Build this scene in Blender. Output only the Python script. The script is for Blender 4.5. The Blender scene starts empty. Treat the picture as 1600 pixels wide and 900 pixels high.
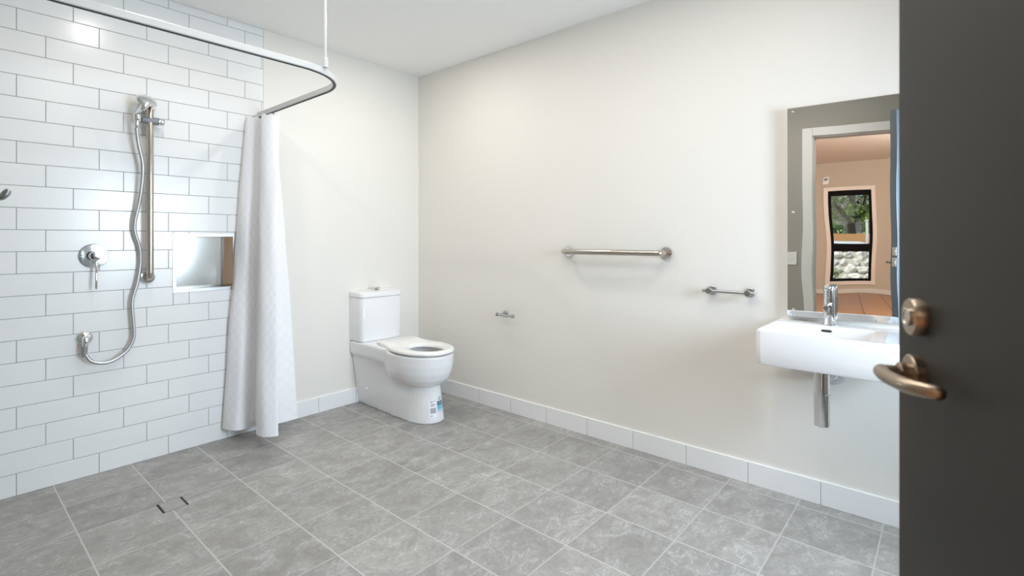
import bpy, bmesh, math, random
from mathutils import Vector, Matrix, noise
from mathutils.bvhtree import BVHTree

R_ = random.Random(7)
scn = bpy.context.scene
COL = scn.collection
PI = math.pi

# ------------------------------------------------------------------ materials
def new_mat(name):
    m = bpy.data.materials.new(name); m.use_nodes = True
    nt = m.node_tree
    return m, nt, nt.nodes['Principled BSDF']

def N(nt, kind, **kw):
    n = nt.nodes.new(kind)
    for k, v in kw.items():
        if k.startswith('i_'):
            n.inputs[k[2:].replace('_', ' ')].default_value = v
        else:
            setattr(n, k, v)
    return n

def mth(nt, op, a, b=None, c=None):
    n = nt.nodes.new('ShaderNodeMath'); n.operation = op
    for i, v in enumerate((a, b, c)):
        if v is None: continue
        if isinstance(v, (int, float)): n.inputs[i].default_value = v
        else: nt.links.new(v, n.inputs[i])
    return n.outputs[0]

def mixc(nt, fac, a, b, blend='MIX'):
    n = nt.nodes.new('ShaderNodeMix'); n.data_type = 'RGBA'; n.blend_type = blend
    for sock, v in ((n.inputs[0], fac), (n.inputs[6], a), (n.inputs[7], b)):
        if isinstance(v, (int, float)): sock.default_value = v
        elif isinstance(v, tuple): sock.default_value = v if len(v) == 4 else v + (1,)
        else: nt.links.new(v, sock)
    return n.outputs[2]

def ramp(nt, fac, stops):
    n = nt.nodes.new('ShaderNodeValToRGB')
    while len(n.color_ramp.elements) < len(stops): n.color_ramp.elements.new(0.5)
    for e, (p, c) in zip(n.color_ramp.elements, stops):
        e.position = p
        e.color = (c, c, c, 1) if isinstance(c, (int, float)) else c + (1,)
    nt.links.new(fac, n.inputs[0])
    return n.outputs[0]

def flat(name, col, rough=0.5, metal=0.0, spec=0.5, vary=0.0, vscale=6.0, bump=0.0, bscale=200.0, coat=0.0):
    m, nt, b = new_mat(name)
    b.inputs['Roughness'].default_value = rough
    b.inputs['Metallic'].default_value = metal
    b.inputs['Specular IOR Level'].default_value = spec
    b.inputs['Coat Weight'].default_value = coat
    b.inputs['Coat Roughness'].default_value = 0.05
    tc = N(nt, 'ShaderNodeTexCoord')
    nz = N(nt, 'ShaderNodeTexNoise'); nz.inputs['Scale'].default_value = vscale; nz.inputs['Detail'].default_value = 3
    nt.links.new(tc.outputs['Object'], nz.inputs['Vector'])
    lo = tuple(max(0, c * (1 - vary)) for c in col); hi = tuple(min(1, c * (1 + vary)) for c in col)
    nt.links.new(mixc(nt, nz.outputs[0], lo, hi), b.inputs['Base Color'])
    if bump > 0:
        n2 = N(nt, 'ShaderNodeTexNoise'); n2.inputs['Scale'].default_value = bscale
        nt.links.new(tc.outputs['Object'], n2.inputs['Vector'])
        bp = N(nt, 'ShaderNodeBump'); bp.inputs['Strength'].default_value = bump; bp.inputs['Distance'].default_value = 0.001
        nt.links.new(n2.outputs[0], bp.inputs['Height']); nt.links.new(bp.outputs[0], b.inputs['Normal'])
    return m

PAINT = flat('wall_paint', (0.80, 0.772, 0.725), 0.65, spec=0.25, vary=0.006, vscale=1.5, bump=0.05, bscale=350)
CEIL = flat('ceiling_paint', (0.90, 0.895, 0.88), 0.9, spec=0.1, vary=0.004)
SHADEWALL = flat('doorway_wall_shaded_paint', (0.36, 0.34, 0.30), 0.7, spec=0.2, vary=0.02)  # paint darkened to stand in for the low light on this wall
TRIMP = flat('white_trim_paint', (0.74, 0.73, 0.70), 0.4, vary=0.01)
TILE = flat('white_gloss_tile', (0.81, 0.81, 0.805), 0.22, spec=0.5, vary=0.012, vscale=3.0, bump=0.04, bscale=14)
SKT = flat('white_skirting_tile', (0.86, 0.86, 0.865), 0.2, vary=0.01)
SKTOP = flat('skirting_edge_strip', (0.93, 0.93, 0.92), 0.3)
GROUT = flat('grey_wall_grout', (0.36, 0.36, 0.35), 0.9, spec=0.1, vary=0.05, vscale=30)
CERAM = flat('white_ceramic', (0.82, 0.82, 0.83), 0.07, spec=0.5, vary=0.004, coat=0.3)
SEATP = flat('white_seat_plastic', (0.85, 0.84, 0.815), 0.2, vary=0.004)
CHROMED = flat('satin_chrome', (0.50, 0.51, 0.52), 0.16, metal=1.0, vary=0.02)
CHROME = flat('polished_chrome', (0.80, 0.81, 0.82), 0.06, metal=1.0, vary=0.01)
STEEL = flat('polished_stainless', (0.56, 0.515, 0.46), 0.2, metal=1.0, vary=0.03, vscale=20)
BRONZE = flat('satin_nickel', (0.33, 0.265, 0.20), 0.32, metal=1.0, vary=0.03, vscale=30)
NICHE = flat('brushed_niche_steel', (0.80, 0.78, 0.74), 0.13, metal=1.0, vary=0.03, vscale=9)
GREYP = flat('grey_plastic', (0.25, 0.265, 0.28), 0.45, vary=0.02)
HOSEM = flat('hose_metal', (0.50, 0.50, 0.50), 0.36, metal=0.8, vary=0.05, vscale=200)
ALU = flat('white_aluminium', (0.60, 0.60, 0.595), 0.35, metal=0.0, vary=0.01)
ALUD = flat('track_slot_dark', (0.05, 0.05, 0.05), 0.6, vary=0.05)
BLACK = flat('black_rubber', (0.012, 0.012, 0.012), 0.6, vary=0.1)
DOORP = flat('dark_grey_door_paint', (0.022, 0.021, 0.018), 0.5, spec=0.25, vary=0.04, vscale=5, bump=0.05, bscale=120)
DOORLIT = flat('daylit_door_paint', (0.28, 0.34, 0.40), 0.4, vary=0.04, vscale=5)  # door paint lightened and blued to carry the window daylight
PEACH = flat('living_wall_paint', (0.60, 0.54, 0.455), 0.7, vary=0.01)
PALECEIL = flat('living_ceiling_paint', (0.84, 0.82, 0.78), 0.9, vary=0.01)
BLKFR = flat('black_window_frame', (0.008, 0.008, 0.009), 0.7, spec=0.1, vary=0.1)
PLAST = flat('white_switch_plastic', (0.80, 0.79, 0.76), 0.3)
ROCK = flat('pale_rock', (0.72, 0.69, 0.64), 0.85, vary=0.28, vscale=5, bump=0.6, bscale=25)
BARK = flat('tree_bark', (0.16, 0.12, 0.09), 0.9, vary=0.35, vscale=12)
GRND = flat('pale_gravel', (0.46, 0.42, 0.36), 0.95, vary=0.2, vscale=4)
CARW = flat('white_car_paint', (0.82, 0.83, 0.85), 0.2, vary=0.01, coat=0.5)
CARG = flat('dark_car_glass', (0.015, 0.02, 0.03), 0.08)
HOUSE = flat('grey_house_wall', (0.36, 0.31, 0.30), 0.9, vary=0.1)
ROOFM = flat('house_roof', (0.20, 0.17, 0.16), 0.9, vary=0.2, vscale=3)
GREYB = flat('sticker_grey_print', (0.30, 0.29, 0.31), 0.6, vary=0.1)
STKW = flat('sticker_paper', (0.86, 0.86, 0.88), 0.5)
STKN = flat('sticker_navy', (0.035, 0.11, 0.20), 0.5)
STKB = flat('sticker_blue', (0.16, 0.45, 0.60), 0.5)
STKT = flat('sticker_teal', (0.42, 0.66, 0.74), 0.5)

def leaf_mat(name, a, b2):
    m, nt, b = new_mat(name)
    oi = N(nt, 'ShaderNodeTexCoord'); nz = N(nt, 'ShaderNodeTexNoise'); nz.inputs['Scale'].default_value = 1.6; nz.inputs['Detail'].default_value = 4
    nt.links.new(oi.outputs['Object'], nz.inputs['Vector'])
    nt.links.new(ramp(nt, nz.outputs[0], [(0.3, a), (0.7, b2)]), b.inputs['Base Color'])
    b.inputs['Roughness'].default_value = 0.6
    return m
LEAF = leaf_mat('tree_leaves', (0.14, 0.25, 0.05), (0.46, 0.58, 0.16))
LEAF2 = leaf_mat('shrub_leaves', (0.20, 0.36, 0.10), (0.48, 0.62, 0.22))

def floor_mat():
    m, nt, b = new_mat('grey_stone_floor_tile')
    tc = N(nt, 'ShaderNodeTexCoord')
    sp = N(nt, 'ShaderNodeSeparateXYZ'); nt.links.new(tc.outputs['Object'], sp.inputs[0])
    P = 0.3040
    u = mth(nt, 'DIVIDE', mth(nt, 'ADD', sp.outputs[0], 0.383 - 0.001), P)
    v = mth(nt, 'DIVIDE', mth(nt, 'ADD', sp.outputs[1], 0.001), 0.3045)
    fu, fv = mth(nt, 'FLOOR', u), mth(nt, 'FLOOR', v)
    def edge(x):   # distance to nearest joint, in tiles
        fr = mth(nt, 'FRACT', x)
        return mth(nt, 'MINIMUM', fr, mth(nt, 'SUBTRACT', 1.0, fr))
    du, dv = edge(u), edge(v)
    gu = mth(nt, 'LESS_THAN', du, 0.0085); gv = mth(nt, 'LESS_THAN', dv, 0.0080)
    g = mth(nt, 'MAXIMUM', gu, gv)
    cid = N(nt, 'ShaderNodeCombineXYZ'); nt.links.new(fu, cid.inputs[0]); nt.links.new(fv, cid.inputs[1])
    wn = N(nt, 'ShaderNodeTexWhiteNoise'); wn.noise_dimensions = '3D'; nt.links.new(cid.outputs[0], wn.inputs['Vector'])
    off = N(nt, 'ShaderNodeVectorMath', operation='SCALE'); nt.links.new(wn.outputs['Color'], off.inputs[0]); off.inputs['Scale'].default_value = 37.0
    pos = N(nt, 'ShaderNodeVectorMath', operation='ADD'); nt.links.new(tc.outputs['Object'], pos.inputs[0]); nt.links.new(off.outputs[0], pos.inputs[1])
    vec = pos.outputs[0]
    rot = N(nt, 'ShaderNodeMapping'); rot.inputs['Rotation'].default_value = (0, 0, 0.5); rot.inputs['Scale'].default_value = (1.0, 1.35, 1)
    nt.links.new(vec, rot.inputs[0])
    n1 = N(nt, 'ShaderNodeTexNoise'); n1.inputs['Scale'].default_value = 7; n1.inputs['Detail'].default_value = 9; n1.inputs['Roughness'].default_value = 0.66; n1.inputs['Distortion'].default_value = 0.6
    nt.links.new(rot.outputs[0], n1.inputs['Vector'])
    n2 = N(nt, 'ShaderNodeTexNoise'); n2.inputs['Scale'].default_value = 75; n2.inputs['Detail'].default_value = 5; n2.inputs['Roughness'].default_value = 0.7
    nt.links.new(vec, n2.inputs['Vector'])
    n3 = N(nt, 'ShaderNodeTexNoise'); n3.inputs['Scale'].default_value = 6.5; n3.inputs['Detail'].default_value = 7; n3.inputs['Roughness'].default_value = 0.62; n3.inputs['Distortion'].default_value = 1.6
    nt.links.new(rot.outputs[0], n3.inputs['Vector'])
    # pale veins where n3 crosses its mid value, broken up by n1
    vd = mth(nt, 'ABSOLUTE', mth(nt, 'SUBTRACT', n3.outputs[0], 0.5))
    vein = ramp(nt, vd, [(0.0, 1.0), (0.007, 0.5), (0.022, 0.0)])
    vmask = ramp(nt, n1.outputs[0], [(0.42, 0.0), (0.58, 1.0)])
    veinf = mth(nt, 'MULTIPLY', vein, vmask)
    base = ramp(nt, n1.outputs[0], [(0.25, (0.260, 0.248, 0.231)), (0.45, (0.315, 0.303, 0.286)), (0.6, (0.358, 0.347, 0.331)), (0.8, (0.46, 0.447, 0.43))])
    fine = ramp(nt, n2.outputs[0], [(0.3, 0.37), (0.7, 0.63)])
    c = mixc(nt, 0.55, base, fine, 'OVERLAY')
    c = mixc(nt, mth(nt, 'MULTIPLY', veinf, 0.75), c, (0.60, 0.59, 0.575))
    tone = mth(nt, 'ADD', mth(nt, 'MULTIPLY', wn.outputs['Value'], 0.16), 0.92)
    tcol = N(nt, 'ShaderNodeCombineXYZ')
    for i in range(3): nt.links.new(tone, tcol.inputs[i])
    c = mixc(nt, 1.0, c, tcol.outputs[0], 'MULTIPLY')
    gcol = mixc(nt, gu, (0.47, 0.46, 0.44), (0.53, 0.52, 0.50))
    c = mixc(nt, g, c, gcol)
    nt.links.new(c, b.inputs['Base Color'])
    b.inputs['Specular IOR Level'].default_value = 0.35
    nt.links.new(ramp(nt, n2.outputs[0], [(0.3, 0.42), (0.7, 0.55)]), b.inputs['Roughness'])
    bp = N(nt, 'ShaderNodeBump'); bp.inputs['Strength'].default_value = 0.25; bp.inputs['Distance'].default_value = 0.0015
    h = mth(nt, 'SUBTRACT', mth(nt, 'MULTIPLY', n1.outputs[0], 0.6), g)
    nt.links.new(h, bp.inputs['Height']); nt.links.new(bp.outputs[0], b.inputs['Normal'])
    return m
FLOORM = floor_mat()

def curtain_mat():
    m, nt, b = new_mat('white_curtain_fabric')
    uv = N(nt, 'ShaderNodeUVMap'); sp = N(nt, 'ShaderNodeSeparateXYZ'); nt.links.new(uv.outputs[0], sp.inputs[0])
    def band(x, f, w):
        fr = mth(nt, 'FRACT', mth(nt, 'MULTIPLY', x, f))
        return mth(nt, 'LESS_THAN', fr, w)
    bu = band(sp.outputs[0], 9.0, 0.5); bv = band(sp.outputs[1], 13.0, 0.45)
    chk = mth(nt, 'ABSOLUTE', mth(nt, 'SUBTRACT', bu, bv))
    wv = N(nt, 'ShaderNodeTexNoise'); wv.inputs['Scale'].default_value = 3; nt.links.new(uv.outputs[0], wv.inputs['Vector'])
    chk = mth(nt, 'MULTIPLY', chk, ramp(nt, wv.outputs[0], [(0.35, 0.2), (0.65, 1.0)]))
    col = mixc(nt, chk, (0.91, 0.905, 0.93), (0.95, 0.945, 0.955))
    nt.links.new(col, b.inputs['Base Color']); b.inputs['Roughness'].default_value = 0.75
    b.inputs['Specular IOR Level'].default_value = 0.2
    tr = N(nt, 'ShaderNodeBsdfTranslucent'); nt.links.new(col, tr.inputs[0])
    mx = N(nt, 'ShaderNodeMixShader'); mx.inputs[0].default_value = 0.12
    nt.links.new(b.outputs[0], mx.inputs[1]); nt.links.new(tr.outputs[0], mx.inputs[2])
    bp = N(nt, 'ShaderNodeBump'); bp.inputs['Strength'].default_value = 0.05; bp.inputs['Distance'].default_value = 0.002
    nt.links.new(chk, bp.inputs['Height']); nt.links.new(bp.outputs[0], b.inputs['Normal'])
    nt.links.new(mx.outputs[0], nt.nodes['Material Output'].inputs[0])
    return m
CURT = curtain_mat()

def mirror_mat():
    m, nt, b = new_mat('silvered_mirror_glass')
    b.inputs['Metallic'].default_value = 1; b.inputs['Roughness'].default_value = 0.0
    b.inputs['Base Color'].default_value = (0.88, 0.89, 0.88, 1)
    tc = N(nt, 'ShaderNodeTexCoord'); nz = N(nt, 'ShaderNodeTexNoise'); nz.inputs['Scale'].default_value = 4.2; nz.inputs['Detail'].default_value = 0
    nt.links.new(tc.outputs['Object'], nz.inputs['Vector'])
    bp = N(nt, 'ShaderNodeBump'); bp.inputs['Strength'].default_value = 1.0; bp.inputs['Distance'].default_value = 0.0007
    nt.links.new(nz.outputs[0], bp.inputs['Height']); nt.links.new(bp.outputs[0], b.inputs['Normal'])
    return m
MIRROR = mirror_mat()

def glass_mat():
    m, nt, b = new_mat('clear_window_glass')
    t = N(nt, 'ShaderNodeBsdfTransparent'); t.inputs[0].default_value = (0.95, 0.97, 0.96, 1)
    g = N(nt, 'ShaderNodeBsdfGlossy'); g.inputs['Roughness'].default_value = 0.02
    mx = N(nt, 'ShaderNodeMixShader'); mx.inputs[0].default_value = 0.004
    nt.links.new(t.outputs[0], mx.inputs[1]); nt.links.new(g.outputs[0], mx.inputs[2])
    nt.links.new(mx.outputs[0], nt.nodes['Material Output'].inputs[0])
    return m
GLASS = glass_mat()

def plank_mat(name, a, c2, along, w, L, gap):
    m, nt, b = new_mat(name)
    tc = N(nt, 'ShaderNodeTexCoord'); mp = N(nt, 'ShaderNodeMapping')
    if along == 'z': mp.inputs['Rotation'].default_value = (PI / 2, 0, PI / 2)
    nt.links.new(tc.outputs['Object'], mp.inputs[0])
    br = N(nt, 'ShaderNodeTexBrick'); nt.links.new(mp.outputs[0], br.inputs['Vector'])
    br.inputs['Scale'].default_value = 1.0; br.inputs['Brick Width'].default_value = L; br.inputs['Row Height'].default_value = w
    br.inputs['Mortar Size'].default_value = gap; br.inputs['Color1'].default_value = a + (1,); br.inputs['Color2'].default_value = c2 + (1,)
    br.inputs['Mortar'].default_value = (0.06, 0.03, 0.015, 1)
    nt.links.new(br.outputs[0], b.inputs['Base Color']); b.inputs['Roughness'].default_value = 0.35
    return m
TIMBER = plank_mat('timber_floor_boards', (0.40, 0.20, 0.095), (0.46, 0.245, 0.125), 'x', 0.36, 2.4, 0.006)
FENCEM = plank_mat('timber_fence_boards', (0.50, 0.24, 0.09), (0.60, 0.31, 0.13), 'z', 0.12, 2.6, 0.012)

# ------------------------------------------------------------------ mesh helpers
def mesh_obj(name, bm, mat, parent=None, smooth=None):
    bmesh.ops.recalc_face_normals(bm, faces=bm.faces)
    me = bpy.data.meshes.new(name)
    bm.to_mesh(me); bm.free()
    mats = mat if isinstance(mat, (list, tuple)) else [mat]
    for mm in mats: me.materials.append(mm)
    if smooth is not None:
        me.shade_smooth()
        try: me.set_sharp_from_angle(angle=math.radians(smooth))
        except Exception: pass
    o = bpy.data.objects.new(name, me); COL.objects.link(o)
    if parent is not None: o.parent = parent
    return o

def tag(o, label, cat, group=None, kind=None):
    o['label'] = label; o['category'] = cat
    if group: o['group'] = group
    if kind: o['kind'] = kind
    return o

def thing(name, label, cat, loc=(0, 0, 0), rotz=0.0, group=None, kind=None):
    o = bpy.data.objects.new(name, None); COL.objects.link(o)
    o.location = loc; o.rotation_euler = (0, 0, rotz); o.empty_display_size = 0.05
    return tag(o, label, cat, group, kind)

def box(bm, lo, hi, bev=0.0, seg=2, mi=0):
    vs = [bm.verts.new((x, y, z)) for x in (lo[0], hi[0]) for y in (lo[1], hi[1]) for z in (lo[2], hi[2])]
    f = [(0, 1, 3, 2), (4, 6, 7, 5), (0, 4, 5, 1), (2, 3, 7, 6), (0, 2, 6, 4), (1, 5, 7, 3)]
    fs = [bm.faces.new([vs[i] for i in q]) for q in f]
    for q in fs: q.material_index = mi
    if bev > 0:
        es = list({e for q in fs for e in q.edges})
        r = bmesh.ops.bevel(bm, geom=es, offset=bev, segments=seg, affect='EDGES', profile=0.5)
        for q in r['faces']: q.material_index = mi
    return fs

def loft(bm, rings, cap0=True, cap1=True, closed=True, mi=0):
    vr = [[bm.verts.new(p) for p in r] for r in rings]
    n = len(vr[0])
    for a, b in zip(vr[:-1], vr[1:]):
        for i in range(n if closed else n - 1):
            j = (i + 1) % n
            f = bm.faces.new((a[i], a[j], b[j], b[i])); f.material_index = mi
    if cap0: bm.faces.new(vr[0][::-1]).material_index = mi
    if cap1: bm.faces.new(vr[-1]).material_index = mi
    return vr

def frame_of(d):
    d = d.normalized()
    up = Vector((0, 0, 1)) if abs(d.z) < 0.95 else Vector((1, 0, 0))
    a = d.cross(up).normalized(); b = a.cross(d).normalized()
    return a, b

def lathe(bm, p0, axis, prof, n=32, mi=0):
    """prof: list of (distance along axis, radius)"""
    p0 = Vector(p0); axis = Vector(axis).normalized(); a, b = frame_of(axis)
    rings = []
    for t, r in prof:
        r = max(r, 1e-5)
        rings.append([p0 + axis * t + a * (r * math.cos(2 * PI * i / n)) + b * (r * math.sin(2 * PI * i / n)) for i in range(n)])
    return loft(bm, rings, mi=mi)

def smooth_path(pts, rad=0.0, seg=8):
    """round the corners of a polyline"""
    pts = [Vector(p) for p in pts]
    if rad <= 0: return pts
    out = [pts[0]]
    for i in range(1, len(pts) - 1):
        a, b, c = pts[i - 1], pts[i], pts[i + 1]
        r = min(rad, (a - b).length * 0.49, (c - b).length * 0.49)
        p, q = b + (a - b).normalized() * r, b + (c - b).normalized() * r
        for k in range(seg + 1):
            t = k / seg
            out.append(p * (1 - t) ** 2 + b * 2 * t * (1 - t) + q * t * t)
    out.append(pts[-1])
    return out

def catmull(pts, seg=8):
    P = [Vector(p) for p in pts]
    P = [P[0] * 2 - P[1]] + P + [P[-1] * 2 - P[-2]]
    out = []
    for i in range(1, len(P) - 2):
        for k in range(seg):
            t = k / seg
            out.append(0.5 * ((2 * P[i]) + (P[i + 1] - P[i - 1]) * t + (2 * P[i - 1] - 5 * P[i] + 4 * P[i + 1] - P[i + 2]) * t * t + (3 * P[i] - P[i - 1] - 3 * P[i + 1] + P[i + 2]) * t ** 3))
    out.append(P[-2])
    return out

def tube(bm, pts, r, n=16, dome=False, mi=0):
    pts = [Vector(p) for p in pts]
    m = len(pts)
    tans = []
    for i in range(m):
        tans.append((pts[min(i + 1, m - 1)] - pts[max(i - 1, 0)]).normalized())
    a, b = frame_of(tans[0])
    rings = []
    for i in range(m):
        if i:
            ax = tans[i - 1].cross(tans[i])
            if ax.length > 1e-7:
                M = Matrix.Rotation(tans[i - 1].angle(tans[i]), 3, ax.normalized())
                a = M @ a; b = M @ b
        rr = r(i / (m - 1)) if callable(r) else r
        def ring(c, rad): return [c + a * (rad * math.cos(2 * PI * k / n)) + b * (rad * math.sin(2 * PI * k / n)) for k in range(n)]
        if dome and i == 0:
            for s in (0.05, 0.4, 0.75): rings.append(ring(pts[0] - tans[0] * rr * math.sqrt(1 - s * s), rr * s))
        rings.append(ring(pts[i], rr))
        if dome and i == m - 1:
            for s in (0.75, 0.4, 0.05): rings.append(ring(pts[-1] + tans[-1] * rr * math.sqrt(1 - s * s), rr * s))
    return loft(bm, rings, mi=mi)

def sweep_rect(bm, pts, w, h, mi=0):
    """rectangular profile swept along a horizontal path"""
    pts = [Vector(p) for p in pts]; m = len(pts); rings = []
    for i in range(m):
        t = (pts[min(i + 1, m - 1)] - pts[max(i - 1, 0)]); t.z = 0; t.normalize()
        s = Vector((-t.y, t.x, 0))
        c = pts[i]; b = 0.003
        prof = [(-w / 2, -h / 2 + b), (-w / 2 + b, -h / 2), (w / 2 - b, -h / 2), (w / 2, -h / 2 + b), (w / 2, h / 2 - b), (w / 2 - b, h / 2), (-w / 2 + b, h / 2), (-w / 2, h / 2 - b)]
        rings.append([c + s * u + Vector((0, 0, v)) for u, v in prof])
    return loft(bm, rings, mi=mi)

B = bmesh.new

# ------------------------------------------------------------------ dimensions
H = 2.495            # ceiling
XL = -2.60           # doorway wall
YF = -4.30           # wall behind the door
TX = -1.227          # edge of tiled area
NX0, NX1, NZ0, NZ1 = -1.713, -1.392, 0.886, 1.210   # niche opening

# ------------------------------------------------------------------ room shell
bm = B(); box(bm, (XL - 0.11, YF - 0.1, -0.10), (0.12, 0.12, 0.0))
tag(mesh_obj('floor', bm, FLOORM), 'grey stone-look square floor tiles with pale grout', 'floor', kind='structure')
bm = B(); box(bm, (XL - 0.11, YF - 0.1, H), (0.12, 0.12, H + 0.1))
tag(mesh_obj('ceiling', bm, CEIL), 'plain white bathroom ceiling', 'ceiling', kind='structure')
bm = B(); box(bm, (0, YF - 0.1, 0), (0.12, 0.12, H))
tag(mesh_obj('wall_right', bm, PAINT), 'cream painted wall carrying the rails, mirror and basin', 'wall', kind='structure')

# back wall, opening for the niche
bm = B()
box(bm, (XL - 0.11, 0, 0), (NX0 + 0.004, 0.12, H)); box(bm, (NX1 - 0.004, 0, 0), (0.0, 0.12, H))
box(bm, (NX0 + 0.004, 0, 0), (NX1 - 0.004, 0.12, NZ0 + 0.004)); box(bm, (NX0 + 0.004, 0, NZ1 - 0.004), (NX1 - 0.004, 0.12, H))
wall_back = tag(mesh_obj('wall_back', bm, PAINT), 'back wall, white tiled on the left and cream painted behind the toilet', 'wall', kind='structure')

# white rectangular wall tiles, stepped thirds, each tile a shallow bevelled block
bm = B()
G = 0.0013; PZ = 0.102; TL = 0.2987; J0 = -2.3329
order = ['A', 'C', 'B', 'A', 'C', 'B', 'A', 'C', 'B', 'C', 'A', 'B'] + ['A', 'C', 'B'] * 5
offs = {'A': 0.0, 'C': 2 / 3, 'B': 1 / 3}
def tile(x0, x1, z0, z1):
    if x1 - x0 < 0.006 or z1 - z0 < 0.006: return
    x0 += G; x1 -= G; z0 += G; z1 -= G; c = 0.0012
    yb, y1, y2 = 0.0, -0.0068, -0.0080
    loft(bm, [[(x0, yb, z0), (x1, yb, z0), (x1, yb, z1), (x0, yb, z1)],
              [(x0, y1, z0), (x1, y1, z0), (x1, y1, z1), (x0, y1, z1)],
              [(x0 + c, y2, z0 + c), (x1 - c, y2, z0 + c), (x1 - c, y2, z1 - c), (x0 + c, y2, z1 - c)]], cap0=False)
for r in range(25):
    z0, z1 = r * PZ, min((r + 1) * PZ, H)
    if z1 - z0 < 0.01: break
    xs = J0 + offs[order[r]] * TL - 3 * TL
    while xs < TX:
        x0, x1 = max(xs, XL), min(xs + TL, TX); xs += TL
        if x1 <= x0: continue
        if x1 <= NX0 or x0 >= NX1 or z1 <= NZ0 or z0 >= NZ1: tile(x0, x1, z0, z1); continue
        if x0 < NX0: tile(x0, NX0, z0, z1)
        if x1 > NX1: tile(NX1, x1, z0, z1)
        a, b = max(x0, NX0), min(x1, NX1)
        if z0 < NZ0: tile(a, b, z0, NZ0)
        if z1 > NZ1: tile(a, b, NZ1, z1)
# grout bed
yg = -0.0056
for (x0, x1, z0, z1) in ((XL, NX0, 0, H), (NX1, TX, 0, H), (NX0, NX1, 0, NZ0), (NX0, NX1, NZ1, H)):
    f = bm.faces.new([bm.verts.new(p) for p in ((x0, yg, z0), (x1, yg, z0), (x1, yg, z1), (x0, yg, z1))]); f.material_index = 1
mesh_obj('tile_cladding', bm, [TILE, GROUT], wall_back)
bm = B(); box(bm, (TX - 0.0005, -0.0085, 0), (TX + 0.0025, 0.0, H))
mesh_obj('tile_edge_strip', bm, TRIMP, wall_back)

# doorway wall (x = XL), opening for the door
OY0, OY1, OZ = -3.575, -2.695, 2.075
bm = B()
box(bm, (XL - 0.11, OY1, 0), (XL, 0.12, H)); box(bm, (XL - 0.11, YF - 0.1, 0), (XL, OY0, H)); box(bm, (XL - 0.11, OY0, OZ), (XL, OY1, H))
tag(mesh_obj('wall_left', bm, SHADEWALL), 'doorway wall, its paint darkened for shade, seen in the mirror', 'wall', kind='structure')
# front wall with a window out of frame
WX0, WX1, WZ0, WZ1 = -1.36, -0.46, 0.78, 1.88
bm = B(); y0, y1 = YF - 0.1, YF
box(bm, (XL, y0, 0), (WX0, y1, H)); box(bm, (WX1, y0, 0), (0, y1, H)); box(bm, (WX0, y0, 0), (WX1, y1, WZ0)); box(bm, (WX0, y0, WZ1), (WX1, y1, H))
tag(mesh_obj('wall_front', bm, flat('front_wall_shaded_paint', (0.40, 0.385, 0.35), 0.7, spec=0.2, vary=0.02)), 'wall with the bathroom window behind the open door', 'wall', kind='structure')  # shade of the backlit window wall is put into its paint
bm = B()
for lo, hi in (((WX0, y0, WZ0), (WX0 + .05, y1, WZ1)), ((WX1 - .05, y0, WZ0), (WX1, y1, WZ1)), ((WX0 + .05, y0, WZ0), (WX1 - .05, y1, WZ0 + .05)), ((WX0 + .05, y0, WZ1 - .05), (WX1 - .05, y1, WZ1))): box(bm, lo, hi, .004)
w1 = tag(mesh_obj('window_1', bm, TRIMP), 'white framed bathroom window behind the door', 'window', kind='structure')
bm = B(); box(bm, (WX0 + .05, y0 + .04, WZ0 + .05), (WX1 - .05, y0 + .046, WZ1 - .05)); mesh_obj('pane', bm, GLASS, w1)

# skirting tiles
def skirting(bm, a, b, joints, axis):
    cuts = [a] + [j for j in sorted(joints) if a < j < b] + [b]
    for s, e in zip(cuts[:-1], cuts[1:]):
        s += 0.0012; e -= 0.0012
        if axis == 'y': box(bm, (-0.009, s, 0.0), (0, e, 0.101), 0.0012, 1)
        else: box(bm, (s, -0.009, 0.0), (e, 0, 0.101), 0.0012, 1)
    if axis == 'y':
        box(bm, (-0.0075, a, 0), (0, b, 0.1005), mi=1); box(bm, (-0.0095, a, 0.101), (0, b, 0.1065), 0.001, 1, mi=2)
    else:
        box(bm, (a, -0.0075, 0), (b, 0, 0.1005), mi=1); box(bm, (a, -0.0095, 0.101), (b, 0, 0.1065), 0.001, 1, mi=2)
bm = B(); skirting(bm, YF, -0.0005, [-0.0845 - 0.3040 * k for k in range(14)], 'y')
tag(mesh_obj('baseboard_right', bm, [SKT, GROUT, SKTOP]), 'white tiled skirting along the wall under the basin', 'skirting', kind='structure')
bm = B(); skirting(bm, TX + 0.0025, -0.0096, [-1.163, -0.861, -0.574, -0.27], 'x')
tag(mesh_obj('baseboard_back', bm, [SKT, GROUT, SKTOP]), 'white tiled skirting behind the toilet', 'skirting', kind='structure')

# door frame
bm = B()
for xx0, xx1 in ((XL, XL + 0.018), (XL - 0.128, XL - 0.11)):
    box(bm, (xx0, OY1 - 0.012, 0), (xx1, OY1 + 0.068, OZ + 0.065), .003)
    box(bm, (xx0, OY0 - 0.075, 0), (xx1, OY0 + 0.012, OZ + 0.065), .003)
    box(bm, (xx0, OY0 + 0.0125, OZ - 0.012), (xx1, OY1 - 0.0125, OZ + 0.065), .003)
box(bm, (XL - 0.11, OY1 - 0.022, 0), (XL, OY1, OZ)); box(bm, (XL - 0.11, OY0, 0), (XL, OY0 + 0.022, OZ)); box(bm, (XL - 0.11, OY0 + .022, OZ - 0.022), (XL, OY1 - .022, OZ))
box(bm, (XL - 0.07, OY1 - 0.034, 0), (XL - 0.042, OY1 - 0.0221, OZ - .03)); box(bm, (XL - 0.07, OY0 + .03, OZ - 0.034), (XL - 0.042, OY1 - .035, OZ - .0221))
tag(mesh_obj('trim_1', bm, TRIMP), 'white door frame around the bathroom doorway, seen in the mirror', 'door frame', kind='structure')

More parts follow.
